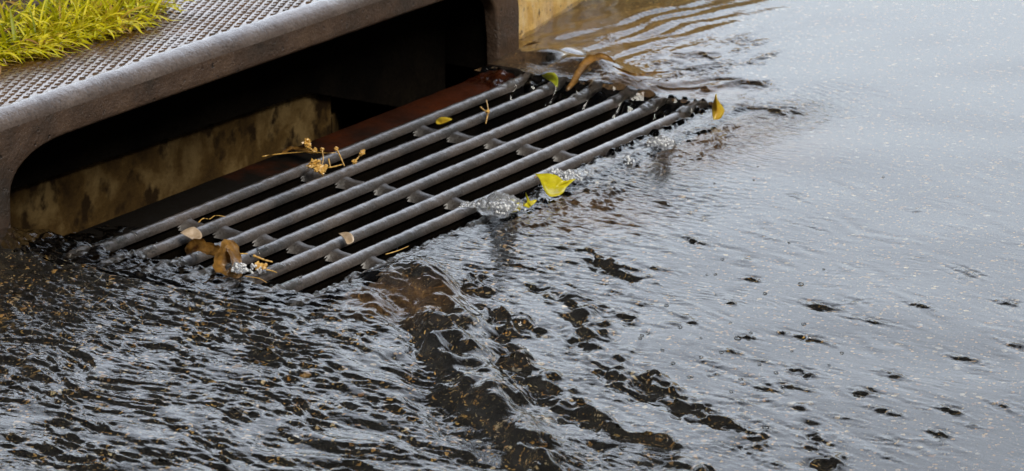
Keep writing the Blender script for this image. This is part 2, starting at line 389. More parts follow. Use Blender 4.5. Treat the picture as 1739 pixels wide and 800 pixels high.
for k in range(70):                           # streaks fanning in around the grate's right end
    px = random.uniform(1000, 1330); py = random.uniform(60, 300)
    if py > 300-(px-1000)*.5+30: continue
    packet(px, py, random.uniform(.0005, .0014), random.uniform(.016, .03), .010, random.uniform(.02, .05), rad(100+random.gauss(0, 12)))
for k in range(90):                           # along the front edge
    px = random.uniform(850, 1260); py = 355-(px-850)*.42+random.uniform(5, 60)
    packet(px, py, random.uniform(.0006, .0016), random.uniform(.012, .022), .008, random.uniform(.015, .035), rad(95+random.gauss(0, 15)))
wx_, wy_ = blurn(.008), blurn(.008)
H = H0 + warp(H, .0016*wx_, .0016*wy_)*np.clip(.9+.5*blurn(.016), 0, 2.0)
def gauss(px, py, a, rx, ry=None, ang=0):
    global H
    p = at(px, py, .005); ry = ry or rx; x = X-p.x; y = Y-p.y
    u = x*math.cos(ang)+y*math.sin(ang); v = -x*math.sin(ang)+y*math.cos(ang)
    H += a*np.exp(-(u/rx)**2-(v/ry)**2)
gauss(668, 482, .020, .055, .030, rad(20)); gauss(700, 465, .006, .03)
gauss(1000, 120, .018, .05, .035, rad(-70)); gauss(930, 105, .014, .045, .03, rad(-60)); gauss(1060, 140, .012, .04)
pd = at(150, 500, .005); mD = np.exp(-(np.hypot((X-pd.x)/.22, (Y-pd.y)/.22))**2)*smooth(.02, -.02, X)
H += (.14*fL+.08*fL3)*mD
calm = 1-.88*np.exp(-((X-.010)/.050)**2)*smooth(-.47, -.43, Y)*smooth(.02, -.01, Y)
H *= calm
H += (.0030+.0012*blurn(.014)+.09*fL2)*(1-calm)
gauss(900, 90, .006, .05); gauss(20, 415, .012, .05)
# turbulent toe of the main wave
dt, _, _ = polydist(P([(800, 720), (860, 755), (960, 775), (1080, 790)]))
H += .16*fF*np.exp(-(dt/.05)**2)*.9 + .05*spec(.015, .04)*np.exp(-(dt/.07)**2)
edge = smooth(0, .06, X-gx_[0])*smooth(0, .06, gx_[-1]-X)*smooth(0, .06, Y-gy_[0])
H *= edge
H += .0055
# fall into the grate
BY = [-.1, -.152, -.209, -.258, -.312, -.363, -.413]; BR = .0084
wob = .0055*blurn(.026)+.0008*blurn(.012)
ye = -.427+.024*smooth(.40, .55, X)*smooth(1.0, .93, X)
sxx = X-.004+wob; sy = Y-ye+wob*.8; sr = .925-X+wob
s = np.minimum(np.minimum(sxx, sy), sr)
inside = s > 0
lvl = np.where(inside, H*np.exp(-np.clip(s, 0, 1)/.05), H)
slot = np.where(inside, lvl-.010*(np.clip(s, 0, .2)/.020)**1.35, lvl)
zb = np.full(X.shape, -1.0)
for y0 in BY:
    dy = np.abs(Y-y0); zb = np.maximum(zb, np.where(dy < BR, np.sqrt(np.clip(BR**2-dy**2, 0, 1))-BR, -1))
zb = np.where((Y > -.088) & (Y < .0), np.maximum(zb, -.0045), zb)
lim = np.where(sxx < np.minimum(sy, sr), .085, np.where(sy < sr, .022, .05))+.03*blurn(.02)*(sxx < sy)
film = .0030*np.exp(-np.clip(s, 0, 1)/.03)*(1+.5*blurn(.006))+.0010-.004*smooth(lim*.8, lim*1.15, s)
bar_z = zb+film
kk = 1200.0
Z = np.where(inside, np.where(zb > -.5, np.maximum(slot, bar_z)+np.log1p(np.exp(-kk*np.abs(slot-bar_z)))/kk*.8, slot), H)
# lumpy water where it crosses the two front bars
Z += np.where(inside & (Y < -.33) & (X > .45), .0030*np.clip(blurn(.016), -.5, 2)*smooth(.05, .0, s), 0)
Z = np.clip(Z, -.06, .1)
keepv = (Z > -.05)
keepv &= ~((Y > -.035) & (X > -.0) & (X < 1.068))          # under the hood
keepv &= ~((Y > .004) & (X < 1.068))
keepv &= ~(inside & (s > .13)); keepv &= ~(inside & (zb > -.5) & (film < -.0022))
chopx = np.exp(-((Y+.50)/.05)**2)*smooth(.25, .45, X)*smooth(1.1, .9, X)
chop = np.clip(.05+.9*chopx + .25*mL + .20*mM + .35*near_grate, 0, 1)+.8*np.exp(-(dt/.05)**2)
vid = np.arange(nx*ny).reshape(ny, nx)
kf = keepv[:-1, :-1] & keepv[1:, :-1] & keepv[:-1, 1:] & keepv[1:, 1:]
q4 = np.stack([vid[:-1, :-1][kf], vid[:-1, 1:][kf], vid[1:, 1:][kf], vid[1:, :-1][kf]], 1)
used = np.zeros(nx*ny, bool); used[q4.ravel()] = True
remap = np.cumsum(used)-1
co = np.stack([X.ravel(), Y.ravel(), Z.ravel()], 1)[used]; cattr = chop.ravel()[used]
q4 = remap[q4]
# outer ring to the far edges
x0, x1, y0, y1 = gx_[0], gx_[-1], gy_[0], .02; B = 60
ex = np.array([(x0, y0, .0055), (x1, y0, .0055), (x1, .15, .0055), (x0, .004, .0055), (-B, -B, .0055), (B, -B, .0055), (B, .15, .0055), (-B, .004, .0055)])
base = len(co); co = np.vstack([co, ex]); cattr = np.concatenate([cattr, np.full(8, .15)])
q4 = np.vstack([q4, np.array([[4, 5, 1, 0], [1, 5, 6, 2], [4, 0, 3, 7]])+base])
me = bpy.data.meshes.new('water'); me.vertices.add(len(co)); me.vertices.foreach_set('co', co.astype(np.float32).ravel())
me.loops.add(q4.size); me.loops.foreach_set('vertex_index', q4.astype(np.int32).ravel())
me.polygons.add(len(q4)); me.polygons.foreach_set('loop_start', np.arange(0, q4.size, 4, dtype=np.int32)); me.polygons.foreach_set('loop_total', np.full(len(q4), 4, np.int32))
me.polygons.foreach_set('use_smooth', np.ones(len(q4), bool)); me.update(calc_edges=True)
ca = me.attributes.new('chop', 'FLOAT', 'POINT'); ca.data.foreach_set('value', cattr.astype(np.float32))
water = link('water', me, M_WATER); tag(water, 'shallow rippling rain water sheeting over the road into the drain', 'water', kind='structure')
def wz(x, y):
    i = int(round((x-gx_[0])/D)); j = int(round((y-gy_[0])/D))
    return float(Z[min(max(j, 0), ny-1), min(max(i, 0), nx-1)])

# ------------------------------------------------------------ catch basin below
cb = empty('catch_basin', (0, 0, 0)); tag(cb, 'dark catch basin behind the curb opening with stained olive concrete back wall', 'catch basin')
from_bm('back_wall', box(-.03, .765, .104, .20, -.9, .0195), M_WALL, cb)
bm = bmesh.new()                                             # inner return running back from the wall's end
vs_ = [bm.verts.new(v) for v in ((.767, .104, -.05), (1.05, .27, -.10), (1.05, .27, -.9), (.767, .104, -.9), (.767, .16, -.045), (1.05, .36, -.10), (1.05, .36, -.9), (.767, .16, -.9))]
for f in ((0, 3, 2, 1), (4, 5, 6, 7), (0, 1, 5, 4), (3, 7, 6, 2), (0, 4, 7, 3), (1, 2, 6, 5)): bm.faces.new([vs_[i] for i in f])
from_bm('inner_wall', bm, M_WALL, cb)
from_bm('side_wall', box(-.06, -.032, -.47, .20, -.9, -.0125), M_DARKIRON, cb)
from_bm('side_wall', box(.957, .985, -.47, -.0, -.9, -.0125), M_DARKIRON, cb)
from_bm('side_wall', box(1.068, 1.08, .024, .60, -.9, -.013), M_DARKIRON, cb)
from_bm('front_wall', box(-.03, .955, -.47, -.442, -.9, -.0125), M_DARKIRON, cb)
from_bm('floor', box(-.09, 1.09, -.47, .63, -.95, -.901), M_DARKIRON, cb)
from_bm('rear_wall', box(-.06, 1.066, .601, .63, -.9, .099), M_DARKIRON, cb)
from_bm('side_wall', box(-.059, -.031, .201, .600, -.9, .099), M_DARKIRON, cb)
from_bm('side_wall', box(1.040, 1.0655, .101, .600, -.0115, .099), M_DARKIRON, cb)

# ------------------------------------------------------------ grate
gr_ = empty('drain_grate', (.46, -.25, -.05)); tag(gr_, 'cast iron drain grate with seven long rounded bars, water pouring through its slots', 'drain grate')
inv = Vector(gr_.location)
def rel(bm): 
    bmesh.ops.translate(bm, verts=bm.verts, vec=-inv); return bm
prof = []
for k in range(-5, 6):
    a = math.pi/2*k/5*1.12; prof.append((BR*math.sin(a), BR*math.cos(a)-BR))
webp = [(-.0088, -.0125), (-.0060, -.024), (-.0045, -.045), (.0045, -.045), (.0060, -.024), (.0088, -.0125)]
for bi, y0 in enumerate(BY):
    bm = bmesh.new(); ns = 220; rows = []
    for i in range(ns+1):
        x = -.02+.965*i/ns; row = []
        wv = .0006*mn.noise(Vector((x*9, bi*7.3, 0)))
        for (py_, pz) in prof:
            r = .0005*mn.noise(Vector((x*70, py_*160+bi*5, pz*160)))+.0003*mn.noise(Vector((x*200, py_*300+bi*9, pz*300)))
            row.append(bm.verts.new((x, y0+py_*(1+r/BR)+wv, pz+r)))
        rows.append(row)
    for i in range(ns):
        for k in range(len(prof)-1): bm.faces.new((rows[i][k], rows[i+1][k], rows[i+1][k+1], rows[i][k+1]))
    bm.faces.new(rows[0]); bm.faces.new(rows[-1][::-1])
    bar_ = from_bm('bar', rel(bm), M_BAR, gr_, True)
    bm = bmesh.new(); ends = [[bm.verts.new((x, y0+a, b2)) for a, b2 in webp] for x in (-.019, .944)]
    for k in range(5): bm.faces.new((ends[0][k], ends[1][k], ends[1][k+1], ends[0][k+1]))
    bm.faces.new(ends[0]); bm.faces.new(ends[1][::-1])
    from_bm('web', rel(bm), M_DARKIRON, bar_).matrix_parent_inverse = Matrix()  # separate near-black web, coloured as the shade between the bars
for xr in (.188, .430, .672):
    for k in range(6):
        ya, yb = BY[k]-.0065, BY[k+1]+.0065
        if ya < yb: ya, yb = yb, ya
        bm = bmesh.new(); n_, mm_ = 10, 12; rows = []
        for i in range(n_+1):
            v = i/n_; y = yb+(ya-yb)*v; flare = 1+.55*(2*abs(v-.5))**3; sag = -.0095+.0028*(2*abs(v-.5))**2.5; row = []
            for j in range(mm_+1):
                u = j/mm_*2-1; x = xr+(u*.014 if u < 0 else u*.0065)*flare; z = sag-(.009 if u < 0 else .005)*abs(u)**3
                row.append(bm.verts.new((x+.003*(v-.5), y, z+.0006*mn.noise(Vector((x*150, y*150, xr))))))
            rows.append(row)
        for i in range(n_):
            for j in range(mm_): bm.faces.new((rows[i][j], rows[i+1][j], rows[i+1][j+1], rows[i][j+1]))
        from_bm('cross_rib', rel(bm), M_RIB, gr_, True)
bm = box(-.03, -.012, -.44, -.036, -.045, -.010, .002)
for b_ in (box(.934, .954, -.44, -.036, -.045, -.010, .002), box(-.011, .933, -.4395, -.429, -.045, -.010, .002)):
    tmp = bpy.data.meshes.new('t'); b_.to_mesh(tmp); bm.from_mesh(tmp); b_.free(); bpy.data.meshes.remove(tmp)
from_bm('frame', rel(bm), M_DARKIRON, gr_)
bm = bmesh.new(); rows = []
for i in range(121):
    x = -.011+.944*i/120; row = []
    for (y, z) in ((-.036, -.05), (-.036, -.0065), (-.039, -.0042), (-.06, -.0045), (-.083, -.0060), (-.0865, -.009), (-.0865, -.05)):
        row.append(bm.verts.new((x, y+.0008*mn.noise(Vector((x*25, y*30, 3))), z+.0006*mn.noise(Vector((x*30, y*60, 0))))))
    rows.append(row)
for i in range(120):
    for k in range(6): bm.faces.new((rows[i][k], rows[i+1][k], rows[i+1][k+1], rows[i][k+1]))
o = from_bm('rear_plate', rel(bm), M_RUST, gr_, True); o['label'] = 'smooth red rusty strip behind the first bar'

# ------------------------------------------------------------ curb inlet hood
hd = empty('curb_inlet_hood', (.5, 0, -.03)); tag(hd, 'cast iron curb hood with rounded nose arching over the drain opening', 'curb inlet')
inv = Vector(hd.location)
inner = [(.003, -.03), (.002, .02), (.003, .052)]
for k in range(1, 9):
    a = math.pi/2*k/8; inner.append((.003+.045*(1-math.cos(a))+.055*(k/8)**2, .052+.047*math.sin(a)))
inner += [(.2+.7*k/40, .0995) for k in range(1, 40)]
for k in range(0, 8):
    a = math.pi/2*(1-k/8); inner.append((1.013-.045*(1-math.cos(a))-.055*(1-k/8)**2, .052+.047*math.sin(a)))
inner += [(1.013, .052), (1.0175, .02), (1.019, -.03)]
outer_top = .130
bm = bmesh.new()
# front face as strips with a worn rounded arris on the opening
def hn(x, z): return .0010*mn.noise(Vector((x*30, z*60, 1)))+.0005*mn.noise(Vector((x*110, z*110, 4)))
loopA = []; 
NI = len(inner)
grid = []
for i, (x, z) in enumerate(inner):
    if i < 3: ox, oz = -.058, z
    elif i >= NI-3: ox, oz = 1.068, z
    elif x < .13: fr = (i-2)/9; ox, oz = -.058+fr*(x+.058), outer_top if fr > .35 else z+(outer_top-z)*fr/.35
    elif x > .89: fr = (NI-3-i)/9; fr = min(1, max(0, fr)); ox, oz = 1.068-fr*(1.068-x), outer_top if fr > .35 else z+(outer_top-z)*fr/.35
    else: ox, oz = x, outer_top
    row = []
    # inward normal of opening edge, approx towards outer point
    d = Vector((ox-x, oz-z)); 
    for k, (tt_, yy) in enumerate(((0, .020), (.0, .0045), (.0015, .0012), (.0045, 0), (None, 0), (None, 0), (None, 0), (1, 0))):
        if tt_ is None:
            f = (k-3)/4; xx = x+d.x*(.0045/d.length+(1-.0045/d.length)*f); zz = z+d.y*(.0045/d.length+(1-.0045/d.length)*f)
        elif tt_ == 1: xx, zz = ox, oz
        else: xx, zz = x+d.x/d.length*tt_, z+d.y/d.length*tt_
        row.append(bm.verts.new((xx, yy+(hn(xx, zz) if 1 < k < 7 else 0), zz)))
    grid.append(row)
for i in range(NI-1):
    for k in range(7):
        try: bm.faces.new((grid[i][k], grid[i+1][k], grid[i+1][k+1], grid[i][k+1]))
        except Exception: pass
bmesh.ops.translate(bm, verts=bm.verts, vec=-inv)
from_bm('face', bm, M_HOOD, hd, True)
# nose and rim, extruded along x
bm = bmesh.new(); rows = []
pr = [(0, .1298), (.0006, .1335), (.0024, .1375), (.0055, .1413), (.010, .1446), (.0155, .1470), (.021, .1481), (.0245, .1484), (.0265, .1478), (.027, .1462)]
NX = 260
for i in range(NX+1):
    x = -.058+1.126*i/NX; row = []
    for j, (y, z) in enumerate(pr):
        e = .0011*mn.noise(Vector((x*22, y*60, 2)))+.0007*mn.noise(Vector((x*90, y*120, 7)))+(0.0016*mn.noise(Vector((x*130, 0, 11))) if j >= 7 else 0)
        row.append(bm.verts.new((x, y+(e*.6 if j else 0), z+(e*.6 if j else 0))))
    rows.append(row)
for i in range(NX):
    for k in range(len(pr)-1): bm.faces.new((rows[i][k], rows[i+1][k], rows[i+1][k+1], rows[i][k+1]))
bmesh.ops.translate(bm, verts=bm.verts, vec=-inv)
from_bm('nose', bm, M_IRON, hd, True)
# tread plate with staggered studs
bm = box(-.058, 1.068, .0272, .62, .100, .1462)
bmesh.ops.translate(bm, verts=bm.verts, vec=-inv); plate = from_bm('top_plate', bm, M_TREAD, hd)
V = []; Fc = []
A = .0125; Bp = .0109
for i in range(int(1.12/A)):
    for j in range(int(.40/Bp)):
        x = -.05+i*A; y = .0345+j*Bp+(Bp/2 if i % 2 else 0); k = len(V); gs = 1+.12*min(1, max(-1, 1.6*mn.noise(Vector((x*6, y*6, 8)))+(.45-x)*1.5))
        jx, jy = random.gauss(0, .0003), random.gauss(0, .0003); wn = mn.noise(Vector((x*9, y*14, 3)))+.6*mn.noise(Vector((x*40, y*40, 3))); h = .0020*random.uniform(.7, 1.1)*max(.25, min(1, 1.0+wn))
        bx_, by_, tx, ty = .0072*gs, .0043*gs, .0045, .0024
        for (dx, dy, z) in ((-bx_, 0, 0), (0, -by_, 0), (bx_, 0, 0), (0, by_, 0), (-tx, 0, h), (0, -ty, h), (tx, 0, h), (0, ty, h)):
            V.append((x+dx+jx-inv.x, y+dy+jy-inv.y, .1461+z-inv.z))
        Fc += [(k+4, k+5, k+6, k+7), (k, k+1, k+5, k+4), (k+1, k+2, k+6, k+5), (k+2, k+3, k+7, k+6), (k+3, k, k+4, k+7)]
st = mesh('tread_studs', V, Fc, M_STUD, hd); st.data.materials.append(M_TREAD)
st.data.polygons.foreach_set('material_index', [1 if q_ % 5 == 0 else 0 for q_ in range(len(Fc))])  # tops keep the lighter plate material, sides the shaded rust colour
bm = box(-.058, -.0, .021, .10, -.03, .0998); bmesh.ops.translate(bm, verts=bm.verts, vec=-inv); from_bm('side_web', bm, M_DARKIRON, hd)
bm = box(1.022, 1.068, .021, .10, -.03, .0998); bmesh.ops.translate(bm, verts=bm.verts, vec=-inv); from_bm('side_web', bm, M_DARKIRON, hd)
# rear flange hanging behind the opening, ragged lower edge
bm = bmesh.new(); rows = []
for i in range(301):
    x = .0005+1.02*i/300
    zl = .0165-.026*(x-.1)+.0010*mn.noise(Vector((x*30, 0, 0)))+.0012*mn.noise(Vector((x*120, 5, 0)))
    if x > .70: zl -= (x-.70)*.30
    rows.append([bm.verts.new(v) for v in ((x, .100, .0998), (x, .092, .0996), (x, .092, zl), (x, .1025, zl-.001), (x, .1035, .0998))])
for i in range(300):
    for k in range(4): bm.faces.new((rows[i][k], rows[i+1][k], rows[i+1][k+1], rows[i][k+1]))
bmesh.ops.translate(bm, verts=bm.verts, vec=-inv); from_bm('rear_flange', bm, M_DARKIRON, hd)

# ------------------------------------------------------------ concrete curb beyond the hood
bm = bmesh.new(); rows = []
a0 = Vector((1.082, .010, 0)); a1 = Vector((1.345, .062, 0)); dr = (a1-a0).normalized(); nn = Vector((-dr.y, dr.x, 0))
pr = [(0, -.03), (0, .0), (.001, .03), (.003, .06), (.006, .10), (.012, .128), (.022, .144), (.036, .150), (.16, .152), (.16, -.03)]
for i in range(200):
    u = 9.0*(i/199)**2.4; row = []
    for (v, z) in pr:
        p = (a0+dr*u+nn*v) if u < .42 else a0+dr*.42+Vector((u-.42, 0, 0))+(nn if u < .46 else Vector((0, 1, 0)))*v; e = .004*mn.noise(Vector((u*25, v*20, z*30)))+.0025*mn.noise(Vector((u*80, v*60, z*80)))
        row.append(bm.verts.new((p.x+nn.x*e, p.y+nn.y*e, z)))
    rows.append(row)
for i in range(199):
    for k in range(len(pr)-1): bm.faces.new((rows[i][k], rows[i+1][k], rows[i+1][k+1], rows[i][k+1]))
bm.faces.new(rows[0]); bm.faces.new(rows[-1][::-1])
o = from_bm('concrete_curb', bm, M_CURB, None, True); tag(o, 'ochre stained concrete curb stone beyond the right end of the iron hood', 'curb')
o = from_bm('concrete_curb', box(-6, -.062, .0, .16, -.03, .149, .01), M_CURB); tag(o, 'concrete curb stone running away left of the iron hood', 'curb')
# verge soil behind
bm = bmesh.new()
def vgrid(x0, x1, y0, y1, nx_, ny_):
    g = [[bm.verts.new((x0+(x1-x0)*i/nx_, y0+(y1-y0)*j/ny_, .138+.006*mn.noise(Vector(((x0+(x1-x0)*i/nx_)*6, (y0+(y1-y0)*j/ny_)*6, 0))))) for j in range(ny_+1)] for i in range(nx_+1)]
    for i in range(nx_):
        for j in range(ny_): bm.faces.new((g[i][j], g[i+1][j], g[i+1][j+1], g[i][j+1]))
vgrid(-30, 30, .595, 30, 80, 40); vgrid(-6, -.059, .155, .62, 120, 12); vgrid(1.069, 9, .225, .62, 120, 10)
verge = from_bm('ground', bm, M_SOIL, None, True); tag(verge, 'soil verge behind the curb', 'ground', kind='structure')

# ------------------------------------------------------------ grass over the plate
def edge_y(x): return float(np.interp(x, [-.3, .0, .163, .245, .391, .470, .528, .62], [.19, .165, .152, .131, .120, .150, .20, .30]))
bm = bmesh.new(); nxs, nys = 120, 60; rows = []
for i in range(nxs+1):
    x = -.35+.95*i/nxs; row = []; e = edge_y(x)+.012+.008*mn.noise(Vector((x*30, 0, 9)))
    for j in range(nys+1):
        y = e+(.62-e)*j/nys; z = .1468+min(.016, .10*(y-e))+.004*mn.noise(Vector((x*60, y*60, 2)))+.002*mn.noise(Vector((x*160, y*160, 5)))-(.006 if j == 0 or i in (0, nxs) else 0)
        row.append(bm.verts.new((x, y, z)))
    rows.append(row)
for i in range(nxs):
    for j in range(nys): bm.faces.new((rows[i][j], rows[i+1][j], rows[i+1][j+1], rows[i][j+1]))
o = from_bm('soil', bm, M_SOIL, None, True); tag(o, 'thin dark soil creeping over the back of the tread plate', 'soil', kind='stuff')
V = []; Fc = []; TI = []
def blade(base, az_, length, width, lean, droop, tint, segs=6, twist=0):
    d = Vector((math.cos(az_), math.sin(az_), 0)); p = Vector(base); el = lean; k0 = len(V); sgl = length/segs
    for i in range(segs+1):
        f = i/segs; wd = width*(math.sin(math.pi*min(1, f*.85+.15))**.7 if f < 1 else .03)*.5
        fwv = d*math.cos(el)+Vector((0, 0, math.sin(el)))
        sd_ = Vector((-d.y, d.x, 0)); sd_ = (Matrix.Rotation(twist*f, 3, fwv) @ sd_)
        n_ = fwv.cross(sd_)*wd*.35
        V.append(p-sd_*wd); V.append(p-n_); V.append(p+sd_*wd); TI.extend([tint]*3)
        p = p+fwv*sgl; el -= droop/segs
        if p.z < .1515: p.z = .1515; el = max(el, 0.02)
    for i in range(segs):
        a = k0+i*3; Fc.append((a, a+3, a+4, a+1)); Fc.append((a+1, a+4, a+5, a+2))
for k in range(3600):
    x = random.uniform(-.1, .60); e = edge_y(x); y = e+.012+abs(random.gauss(0, 1))*.085
    if x > .40 and random.random() < (x-.40)*5: continue
    cl_ = mn.noise(Vector((x*22, y*22, 1)))
    if cl_ < -.10 and random.random() < .85: continue
    edgy = y-e < .03
    az_ = random.gauss(rad(250), 1.2) if edgy else random.uniform(0, 6.28)
    if random.random() < .10: tint = random.uniform(.92, 1)
    else: tint = min(.86, max(0, .50+.6*cl_+random.gauss(0, .22)))
    blade((x, y, .150), az_, random.uniform(.022, .060)*(1 if not edgy else .85), random.uniform(.0022, .0050), random.uniform(.5, 1.4) if not edgy else random.uniform(.1, .9), random.uniform(.4, 1.8), tint, twist=random.uniform(-1, 1))
for px, py, dx, L_, W_ in ((200, 33, -80, .055, .0055), (180, 50, -110, .03, .005), (262, 12, -60, .04, .005), (310, 8, -75, .022, .004), (30, 95, -95, .045, .005), (60, 85, -120, .04, .005), (95, 60, -40, .05, .005),
                           (10, 80, -100, .05, .005), (120, 55, -70, .035, .005), (150, 45, -130, .04, .005), (230, 20, -50, .035, .005), (40, 80, -70, .05, .006), (165, 20, 10, .05, .005)):
    p = at(px, py, .155); blade((p.x, p.y, .158), AZ+rad(dx+random.uniform(-10, 10)), L_, W_, .5, 1.6, random.uniform(.55, .8), 8)
for k in range(150):
    x = random.uniform(-.05, .52); y = edge_y(x)+random.uniform(-.006, .02)
    blade((x, y, .153), AZ+rad(-90+random.gauss(0, 45)), random.uniform(.02, .05), random.uniform(.003, .006), random.uniform(.2, 1.2), random.uniform(1.0, 2.4), random.uniform(.5, .86), 8)
for k in range(160):                          # dry runners and thatch
    x = random.uniform(-.1, .50); y = edge_y(x)+random.gauss(.012, .012)
    blade((x, y, .151+random.random()*.006), random.choice([rad(200), rad(20), rad(250), rad(340)])+random.gauss(0, .4), random.uniform(.02, .06), .0016, random.uniform(0, .35), random.uniform(.1, .6), random.uniform(.96, 1), 7)
go = mesh('grass', V, Fc, M_GRASS, None, True); ta = go.data.attributes.new('tint', 'FLOAT', 'POINT'); ta.data.foreach_set('value', TI)
tag(go, 'bright yellow green grass creeping over the back of the tread plate', 'grass', kind='stuff')

# ------------------------------------------------------------ gravel on the road bed
def stone_mesh(seed, r, sq=(1, .75, .45)):
    bm = bmesh.new(); bmesh.ops.create_icosphere(bm, subdivisions=2, radius=1)
    for v in bm.verts:
        e = 1+.28*mn.noise(v.co*1.3+Vector((seed*3.1, 0, 0)))+.1*mn.noise(v.co*3+Vector((0, seed, 0)))
        v.co = Vector((v.co.x*sq[0], v.co.y*sq[1], v.co.z*sq[2]))*r*e
    return bm
protos = []
for sdx in range(6):
    bm = bmesh.new(); bmesh.ops.create_icosphere(bm, subdivisions=1, radius=1)
    pv = np.array([[v.co.x*(1+.3*mn.noise(v.co*2+Vector((sdx*5, 0, 0)))), v.co.y*.75*(1+.3*mn.noise(v.co*2+Vector((0, sdx*5, 0)))), v.co.z*.5] for v in bm.verts]); pf = np.array([[v.index for v in f.verts] for f in bm.faces]); bm.free(); protos.append((pv, pf))
VV = []; FF = []; cidx = []; nb = 0; mi = []
for k in range(1700):
    x = random.uniform(-.7, 1.8); y = random.uniform(-1.45, 0)
    if -.035 < x < .96 and y > -.445: continue
    pv, pf = protos[k % 6]; r = .0009+.0022*random.random()**3; a = random.uniform(0, 6.28); c_, s_ = math.cos(a), math.sin(a)
    q_ = pv*r; q_ = np.stack([q_[:, 0]*c_-q_[:, 1]*s_+x, q_[:, 0]*s_+q_[:, 1]*c_+y, q_[:, 2]-.0113+r*.2], 1)
    VV.append(q_); FF.append(pf+nb); nb += len(pv); mi += [random.choice([0, 0, 0, 0, 1])]*len(pf)
for k in range(2400):                         # paler chips showing through the calm water
    x = random.uniform(-.3, 1.8); y = random.uniform(-1.45, -.1)
    if x < .98 and y > -.46: continue
    if random.random() > 1/(1+math.exp(-((x*.66-y*.75)-.95)/.06)): continue
    pv, pf = protos[k % 6]; r = .0016+.0034*random.random()**2.5; a = random.uniform(0, 6.28); c_, s_ = math.cos(a), math.sin(a)
    q_ = pv*r; q_ = np.stack([q_[:, 0]*c_-q_[:, 1]*s_+x, q_[:, 0]*s_+q_[:, 1]*c_+y, q_[:, 2]*.6-.0115+r*.1], 1)
    VV.append(q_); FF.append(pf+nb); nb += len(pv); mi += [random.choice([1, 1, 0])]*len(pf)
go = mesh('gravel', np.vstack(VV), np.vstack(FF).tolist(), M_PEB); go.data.materials.append(M_PEBP); go.data.polygons.foreach_set('material_index', mi)
tag(go, 'fine amber and pale gravel scattered over the flooded asphalt', 'gravel', kind='stuff')
for px, py, r, mt, lb in ((447, 622, .0085, M_PEB, 'tan flat pebble under the rippled water, largest of those below the grate'), (405, 635, .0060, M_PEB, 'small amber pebble in the water just left of the largest tan pebble'),
                          (520, 646, .0062, M_PEB, 'flat brown pebble in the water right of the largest tan pebble'), (175, 651, .0045, M_PEB, 'small tan pebble in the dark ripples at lower left'),
                          (884, 629, .0055, M_PEBP, 'pale round pebble in the dark trough below the leafy front edge'), (1344, 698, .0055, M_PEBP, 'pale pebble under the flat water at lower right'),
                          (1625, 637, .0055, M_PEBP, 'pale pebble under the flat water near the right edge')):
    p = at(px, py, -.008); o = from_bm('pebble', stone_mesh(px, r), mt, None, True, (p.x, p.y, -.0100)); o.rotation_euler.z = px; tag(o, lb, 'pebble')

# ------------------------------------------------------------ debris
def ribbon(pts, widths, normals=None, segw=4, cup=0, thick=.0004):
    """a strip through 3d points with given widths; cup curls its edges"""
    bm = bmesh.new(); rows = []; n = len(pts)
    for i, p in enumerate(pts):
        p = Vector(p); tg = (Vector(pts[min(i+1, n-1)])-Vector(pts[max(i-1, 0)])).normalized()
        nm = Vector(normals[i]) if normals else Vector((0, 0, 1)); sd_ = tg.cross(nm).normalized(); nm = sd_.cross(tg).normalized(); row = []
        for j in range(segw+1):
            u = j/segw*2-1; q_ = p+sd_*u*widths[i]*.5+nm*(cup*widths[i]*u*u+.0022*mn.noise(p*170+Vector((u*1.3, 0, 0)))+.0008*mn.noise(p*500+Vector((u*3, 0, 0))))+tg*.0012*mn.noise(p*330+Vector((u*4, 2, 0)))+(sd_*u*widths[i]*.22*mn.noise(p*300+Vector((u, 7, 0))) if abs(u) > .9 else Vector()); row.append(bm.verts.new(q_))
        rows.append(row)
    for i in range(n-1):
        for j in range(segw): bm.faces.new((rows[i][j], rows[i+1][j], rows[i+1][j+1], rows[i][j+1]))
    r = bmesh.ops.solidify(bm, geom=bm.faces[:], thickness=thick); return bm
def spline(ctrl, n=16):
    out = []; c = [Vector(x) for x in ctrl]; c = [c[0]*2-c[1]]+c+[c[-1]*2-c[-2]]
    m_ = len(c)-3
    for i in range(n+1):
        u = min(i/n*m_, m_-1e-6); k = int(u); f = u-k; a, b_, d, e = c[k:k+4]
        out.append(.5*((2*b_)+(d-a)*f+(2*a-5*b_+4*d-e)*f*f+(3*b_-a-3*d+e)*f**3))
    return out
def leafw(n, w_, tip=.6): return [w_*max(.04, math.sin(math.pi*min(1, (i/n)*.97+.015))**tip) for i in range(n+1)]
def tube(pts, r, segs=6):
    bm = bmesh.new(); rows = []; n = len(pts)
    for i, p in enumerate(pts):
        tg = (pts[min(i+1, n-1)]-pts[max(i-1, 0)]).normalized(); a = tg.orthogonal().normalized(); b_ = tg.cross(a); rr = r[i] if isinstance(r, list) else r
        rows.append([bm.verts.new(p+(a*math.cos(6.283*k/segs)+b_*math.sin(6.283*k/segs))*rr) for k in range(segs)])
    for i in range(n-1):
        for k in range(segs): bm.faces.new((rows[i][k], rows[i][(k+1) % segs], rows[i+1][(k+1) % segs], rows[i+1][k]))
    bm.faces.new(rows[0][::-1]); bm.faces.new(rows[-1]); return bm
def merge(bms):
    o_ = bmesh.new()
    for b_ in bms:
        tmp = bpy.data.meshes.new('t'); b_.to_mesh(tmp); o_.from_mesh(tmp); b_.free(); bpy.data.meshes.remove(tmp)
    return o_
def A3(px, py, z): 
    p = at(px, py, z); return Vector((p.x, p.y, z))
def face_cam(n): return [tuple((-fw+Vector((0, 0, .5))).normalized())]*n

